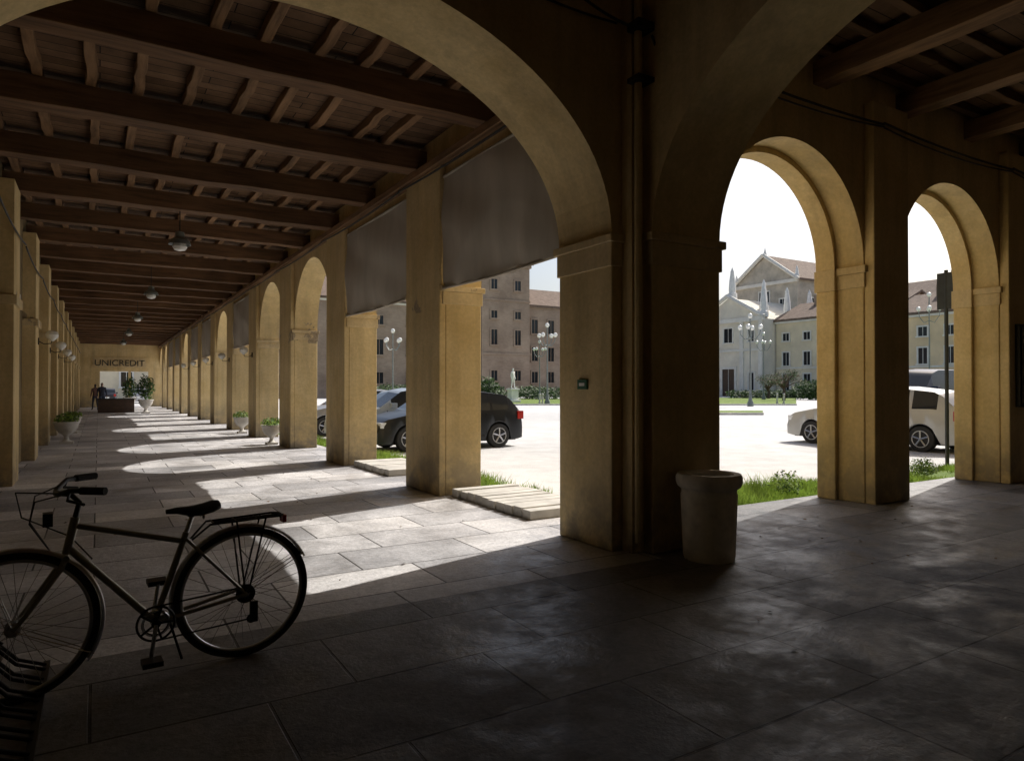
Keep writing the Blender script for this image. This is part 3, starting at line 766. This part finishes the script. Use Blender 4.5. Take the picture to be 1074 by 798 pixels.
# ---------------------------------------------------------------- buildings
def brickm():
    n=N('old_brick')
    c=n.ramp(n.noise(.25,5,.7),[(.3,(.25,.185,.14)),(.7,(.42,.325,.25))])
    b=n.t.nodes.new('ShaderNodeTexBrick'); b.inputs['Scale'].default_value=1; b.inputs['Brick Width'].default_value=.5; b.inputs['Row Height'].default_value=.16
    b.inputs['Color1'].default_value=(.8,.8,.8,1); b.inputs['Color2'].default_value=(1.1,1.1,1.1,1); b.inputs['Mortar'].default_value=(1.2,1.15,1.1,1); b.inputs['Mortar Size'].default_value=.02
    n.L(n.mapv((1,1,1),(pi/2,0,0)),b.inputs['Vector'])
    c=n.mix(.6,c,b.outputs['Color'],'MULTIPLY'); return n.out(c,.9,None,spec=.2)
M_BRICK=brickm()
def tilem():
    n=N('roof_tiles'); c=n.ramp(n.noise(1.5,5,.7),[(.3,(.17,.12,.09)),(.7,(.30,.22,.17))])
    w=n.t.nodes.new('ShaderNodeTexWave'); w.inputs['Scale'].default_value=2.5; w.bands_direction='Y'; n.L(n.pos,w.inputs[0])
    return n.out(n.mix(.4,c,w.outputs['Color'],'MULTIPLY'),.85,n.bump(w.outputs['Fac'],.6,.05),spec=.2)
M_TILE=tilem()
M_CREAM=simple('cream_render',(.74,.64,.46),.9,0,.12,.4,.2,.2); M_CHUR=simple('church_render',(.78,.72,.60),.9,0,.12,.4,.2,.2); M_TRIM=simple('stone_trim',(.76,.73,.66),.85,0,.1,1,.2,.2); M_NAVE=simple('nave_render',(.50,.45,.37),.9,0,.25,.5,.2,.2)
def win(m,axis,pos,s,z,w,h,pane=M_GLASSD,trim=M_TRIM,arch=False,tw=.22):
    def B(s0,s1,z0,z1,d0,d1,mt):
        if axis=='y': m.box(s0,s1,pos-d1,pos-d0,z0,z1,mt)
        else: m.box(pos-d1,pos-d0,s0,s1,z0,z1,mt)
    B(s-w/2,s+w/2,z,z+h,-.2,.03,pane)
    B(s-w/2-tw,s-w/2,z,z+h,-.1,.14,trim); B(s+w/2,s+w/2+tw,z,z+h,-.1,.14,trim)
    B(s-w/2-tw,s+w/2+tw,z+h,z+h+tw,-.1,.18,trim); B(s-w/2-tw*1.4,s+w/2+tw*1.4,z-tw,z,-.1,.26,trim)
    B(s-.03,s+.03,z,z+h,.03,.07,trim)
def gable(m,x0,x1,y0,y1,z0,z1,axis,mat,wall):
    if axis=='x':
        c=(y0+y1)/2; m.add([(x0,y0,z0),(x0,y1,z0),(x0,c,z1),(x1,y0,z0),(x1,y1,z0),(x1,c,z1)],[(0,1,2),(3,5,4)],wall)
        o=.5;k=(z1-z0)/((y1-y0)/2)
        for sg,ye in ((-1,y0-o),(1,y1+o)):
            zz=z0-o*k
            m.add([(x0-o,ye,zz+.05),(x1+o,ye,zz+.05),(x1+o,c,z1+.05),(x0-o,c,z1+.05),(x0-o,ye,zz+.4),(x1+o,ye,zz+.4),(x1+o,c,z1+.4),(x0-o,c,z1+.4)],[(0,1,2,3),(4,7,6,5),(0,4,5,1),(0,3,7,4),(1,5,6,2)],mat)
    else:
        c=(x0+x1)/2; m.add([(x0,y0,z0),(x1,y0,z0),(c,y0,z1),(x0,y1,z0),(x1,y1,z0),(c,y1,z1)],[(0,1,2),(3,5,4)],wall)
        o=.5;k=(z1-z0)/((x1-x0)/2)
        for sg,xe in ((-1,x0-o),(1,x1+o)):
            zz=z0-o*k
            m.add([(xe,y0-o,zz+.05),(xe,y1+o,zz+.05),(c,y1+o,z1+.05),(c,y0-o,z1+.05),(xe,y0-o,zz+.4),(xe,y1+o,zz+.4),(c,y1+o,z1+.4),(c,y0-o,z1+.4)],[(0,1,2,3),(4,7,6,5),(0,4,5,1),(0,3,7,4),(1,5,6,2)],mat)
# castle
C=empty('brick_castle'); w=MB(); d=MB(); r=MB(); Yc=95
w.box(15,51.4,Yc,Yc+25,-.1,14,M_BRICK); w.box(51.4,60.3,Yc-1.2,Yc+12,-.1,21.3,M_BRICK); w.box(60.3,82,Yc+.4,Yc+25,-.1,15,M_BRICK)
d.box(14.8,51.4,Yc-.3,Yc+.1,13.6,14.2,M_TRIM); d.box(51.2,60.5,Yc-1.5,Yc+12.2,20.8,21.4,M_BRICK); d.box(51.3,60.4,Yc-1.35,Yc+12.1,15.2,15.5,M_BRICK); d.box(51.3,60.4,Yc-1.35,Yc+12.1,6.6,6.9,M_BRICK)
d.box(60.3,82,Yc+.2,Yc+.5,14.6,15.05,M_BRICK); d.box(60.3,82,Yc+.25,Yc+.5,8.3,8.5,M_BRICK)
for xx in (20,25,30,35,40,45,49):
    for z,h in ((2,1.6),(6.2,2.2),(10.6,1.3)): win(d,'y',Yc,xx,z,1.2,h,trim=M_BRICK)
for xx in (53.6,58):
    for z,h in ((2.5,1.6),(8.2,2.4),(12.4,1.2),(17,1.6)): win(d,'y',Yc-1.2,xx,z,1.1,h,trim=M_BRICK)
for xx in (62.3,65.6,69,72.4,76):
    for z,h in ((2.2,1.8),(5.8,2.3),(10.4,2.3)): win(d,'y',Yc+.4,xx,z,1.2,h,trim=M_BRICK)
gable(r,15,51.4,Yc,Yc+25,14,19,'x',M_TILE,M_BRICK); gable(r,60.3,82,Yc+.4,Yc+14,15,18.5,'x',M_TILE,M_BRICK); gable(r,51.4,60.3,Yc-1.2,Yc+12,21.35,23,'x',M_TILE,M_BRICK)
w.build('walls',C); d.build('windows_and_trim',C); r.build('roofs',C)
# church
C=empty('church'); w=MB(); d=MB(); r=MB()
w.box(106,136,77,91,-.1,20.8,M_NAVE); gable(r,106,136,77,91,20.8,25.6,'x',M_TILE,M_NAVE)
w.box(92,107,73.2,87.5,-.1,12.6,M_CHUR)
d.box(91.6,92.05,72.9,87.8,12.3,13.0,M_TRIM); d.box(91.7,92.05,73,87.7,7.4,7.8,M_TRIM)
w.add([(92,73.2,12.6),(92,87.5,12.6),(92,80.3,16.6),(107,73.2,12.6),(107,87.5,12.6),(107,80.3,16.6)],[(0,1,2),(3,5,4),(0,2,5,3),(1,4,5,2)],M_CHUR)
for yy in (73.6,77.4,83.2,87.1):
    d.box(91.72,92.05,yy-.35,yy+.35,-.1,7.4,M_TRIM); d.box(91.72,92.05,yy-.35,yy+.35,7.8,12.3,M_TRIM)
for a,b in ((72.9,80.3),(87.8,80.3)):
    d.tube([(91.8,a,12.9),(91.8,b,17.0)],.35,M_TRIM,6)
d.tube([(105.6,76.5,20.6),(105.6,84,26)],.35,M_TRIM,6); d.tube([(105.6,91.5,20.6),(105.6,84,26)],.35,M_TRIM,6)
d.box(105.6,106.05,76.8,91.2,20.2,20.8,M_TRIM); win(d,'x',106,84,15.5,2.2,3.6); win(d,'x',106,80,15,1.2,2.4); win(d,'x',106,88,15,1.2,2.4)
obel=[(.8,0),(.8,.9),(.55,1.0),(.6,1.5),(.5,3.0),(.3,4.4),(.32,4.6),(.02,5.4)]
for xx,yy,zz in ((93,73.9,12.9),(93,80.3,16.6),(93,86.6,12.9),(99,73.9,12.9),(96,76.2,14.3),(105,73.9,12.9)): d.lathe(obel,xx,yy,M_MARB,8,zz)
for yy in (77.3,90.7): d.lathe([(.4,0),(.4,.5),(.2,1.8),(.02,2.4)],106.3,yy,M_MARB,8,20.8)
d.lathe([(.4,0),(.3,.5),(.1,1.2),(.02,1.8)],106.2,84,M_MARB,8,25.8)
win(d,'x',92,80.3,-.1,2.6,4.6,pane=M_DOOR,tw=.4); win(d,'x',92,75.5,1,1,2.8); win(d,'x',92,85.2,1,1,2.8); win(d,'x',92,80.3,9,1.8,2.4); win(d,'x',92,75.5,9,1.1,1.9); win(d,'x',92,85.2,9,1.1,1.9)
for xx in (110,115,120,126,131): win(d,'y',77,xx,14.5,1.4,3)
w.build('walls',C); d.build('facade_details',C); r.build('roof',C)
def palazzo(name,xf,y0,y1,h,mat,dep=14,fl=3,rid=3):
    C=empty(name); w=MB(); d=MB(); r=MB()
    w.box(xf,xf+dep,y0,y1,-.1,h,mat); d.box(xf-.4,xf+.05,y0,y1,h-.45,h+.02,M_TRIM); d.box(xf-.1,xf+.05,y0,y1,h*.36,h*.36+.25,M_TRIM)
    gable(r,xf,xf+dep,y0,y1,h,h+rid,'y',M_TILE,mat)
    n=int((y1-y0)/3.3)
    for i in range(n):
        yy=y0+(i+.5)*(y1-y0)/n
        for k in range(fl): win(d,'x',xf,yy,h*(.06+k/fl*.98)+.2,1.15,[2.6,2.1,1.2][k] if fl==3 else 2,tw=.2)
    for i in range(3):
        yy=y0+(y1-y0)*(.2+.3*i); d.box(xf+dep*.4,xf+dep*.4+1,yy,yy+.8,h+rid*.7,h+rid+1.4,M_BRICK)
    w.build('walls',C); d.build('windows_and_trim',C); r.build('roof',C)
palazzo('palazzo',95,54,73,12.2,M_CREAM); palazzo('palazzo',93,30,53.8,11.2,simple('ochre_render',(.72,.57,.36),.9,0,.15,.4)); palazzo('palazzo',110,40,70,15.5,M_NAVE,12,3,3)
palazzo('palazzo',93,-10,29.8,12.5,M_CREAM); palazzo('palazzo',84,96,120,13,M_CREAM)
C=MB(); C.box(-20,30,YEND+40,YEND+52,-.1,9,M_CREAM)
for i in range(12): win(C,'y',YEND+40,-17+i*4,1.5,1.2,1.8); win(C,'y',YEND+40,-17+i*4,5.2,1.2,1.8)
gable(C,-20,30,YEND+40,YEND+52,9,12,'x',M_TILE,M_CREAM); C.build('town_house')
# ---------------------------------------------------------------- light
sd=Vector((1,.26,1.037)).normalized()
el=math.asin(sd.z); az=math.atan2(sd.x,sd.y)
W=bpy.data.worlds.new("World"); S.world=W; W.use_nodes=True; nt=W.node_tree
sky=nt.nodes.new('ShaderNodeTexSky'); sky.sky_type='NISHITA'; sky.sun_disc=False; sky.sun_elevation=el; sky.sun_rotation=az; sky.air_density=1.0; sky.dust_density=4.0
bg=nt.nodes['Background']; bg.inputs[1].default_value=.14; nt.links.new(sky.outputs[0],bg.inputs[0])
sl=bpy.data.lights.new('sun','SUN'); sl.energy=5; sl.angle=math.radians(.5); sl.color=(1,.96,.89)
so=bpy.data.objects.new('sun',sl); COL.objects.link(so); so.rotation_euler=sd.to_track_quat('Z','Y').to_euler(); so.location=(20,20,40)
S.view_settings.view_transform='Standard'; S.view_settings.look='None'; S.view_settings.exposure=0
# ---------------------------------------------------------------- camera
cd=bpy.data.cameras.new('camera'); cd.lens=36*715/1074; cd.sensor_width=36; cd.clip_end=3000; cd.clip_start=.05
co=bpy.data.objects.new('camera',cd); COL.objects.link(co); co.location=(0,0,1.45)
th=math.atan2(.519,.855); co.rotation_euler=(math.radians(90.56),0,-th)
S.camera=co
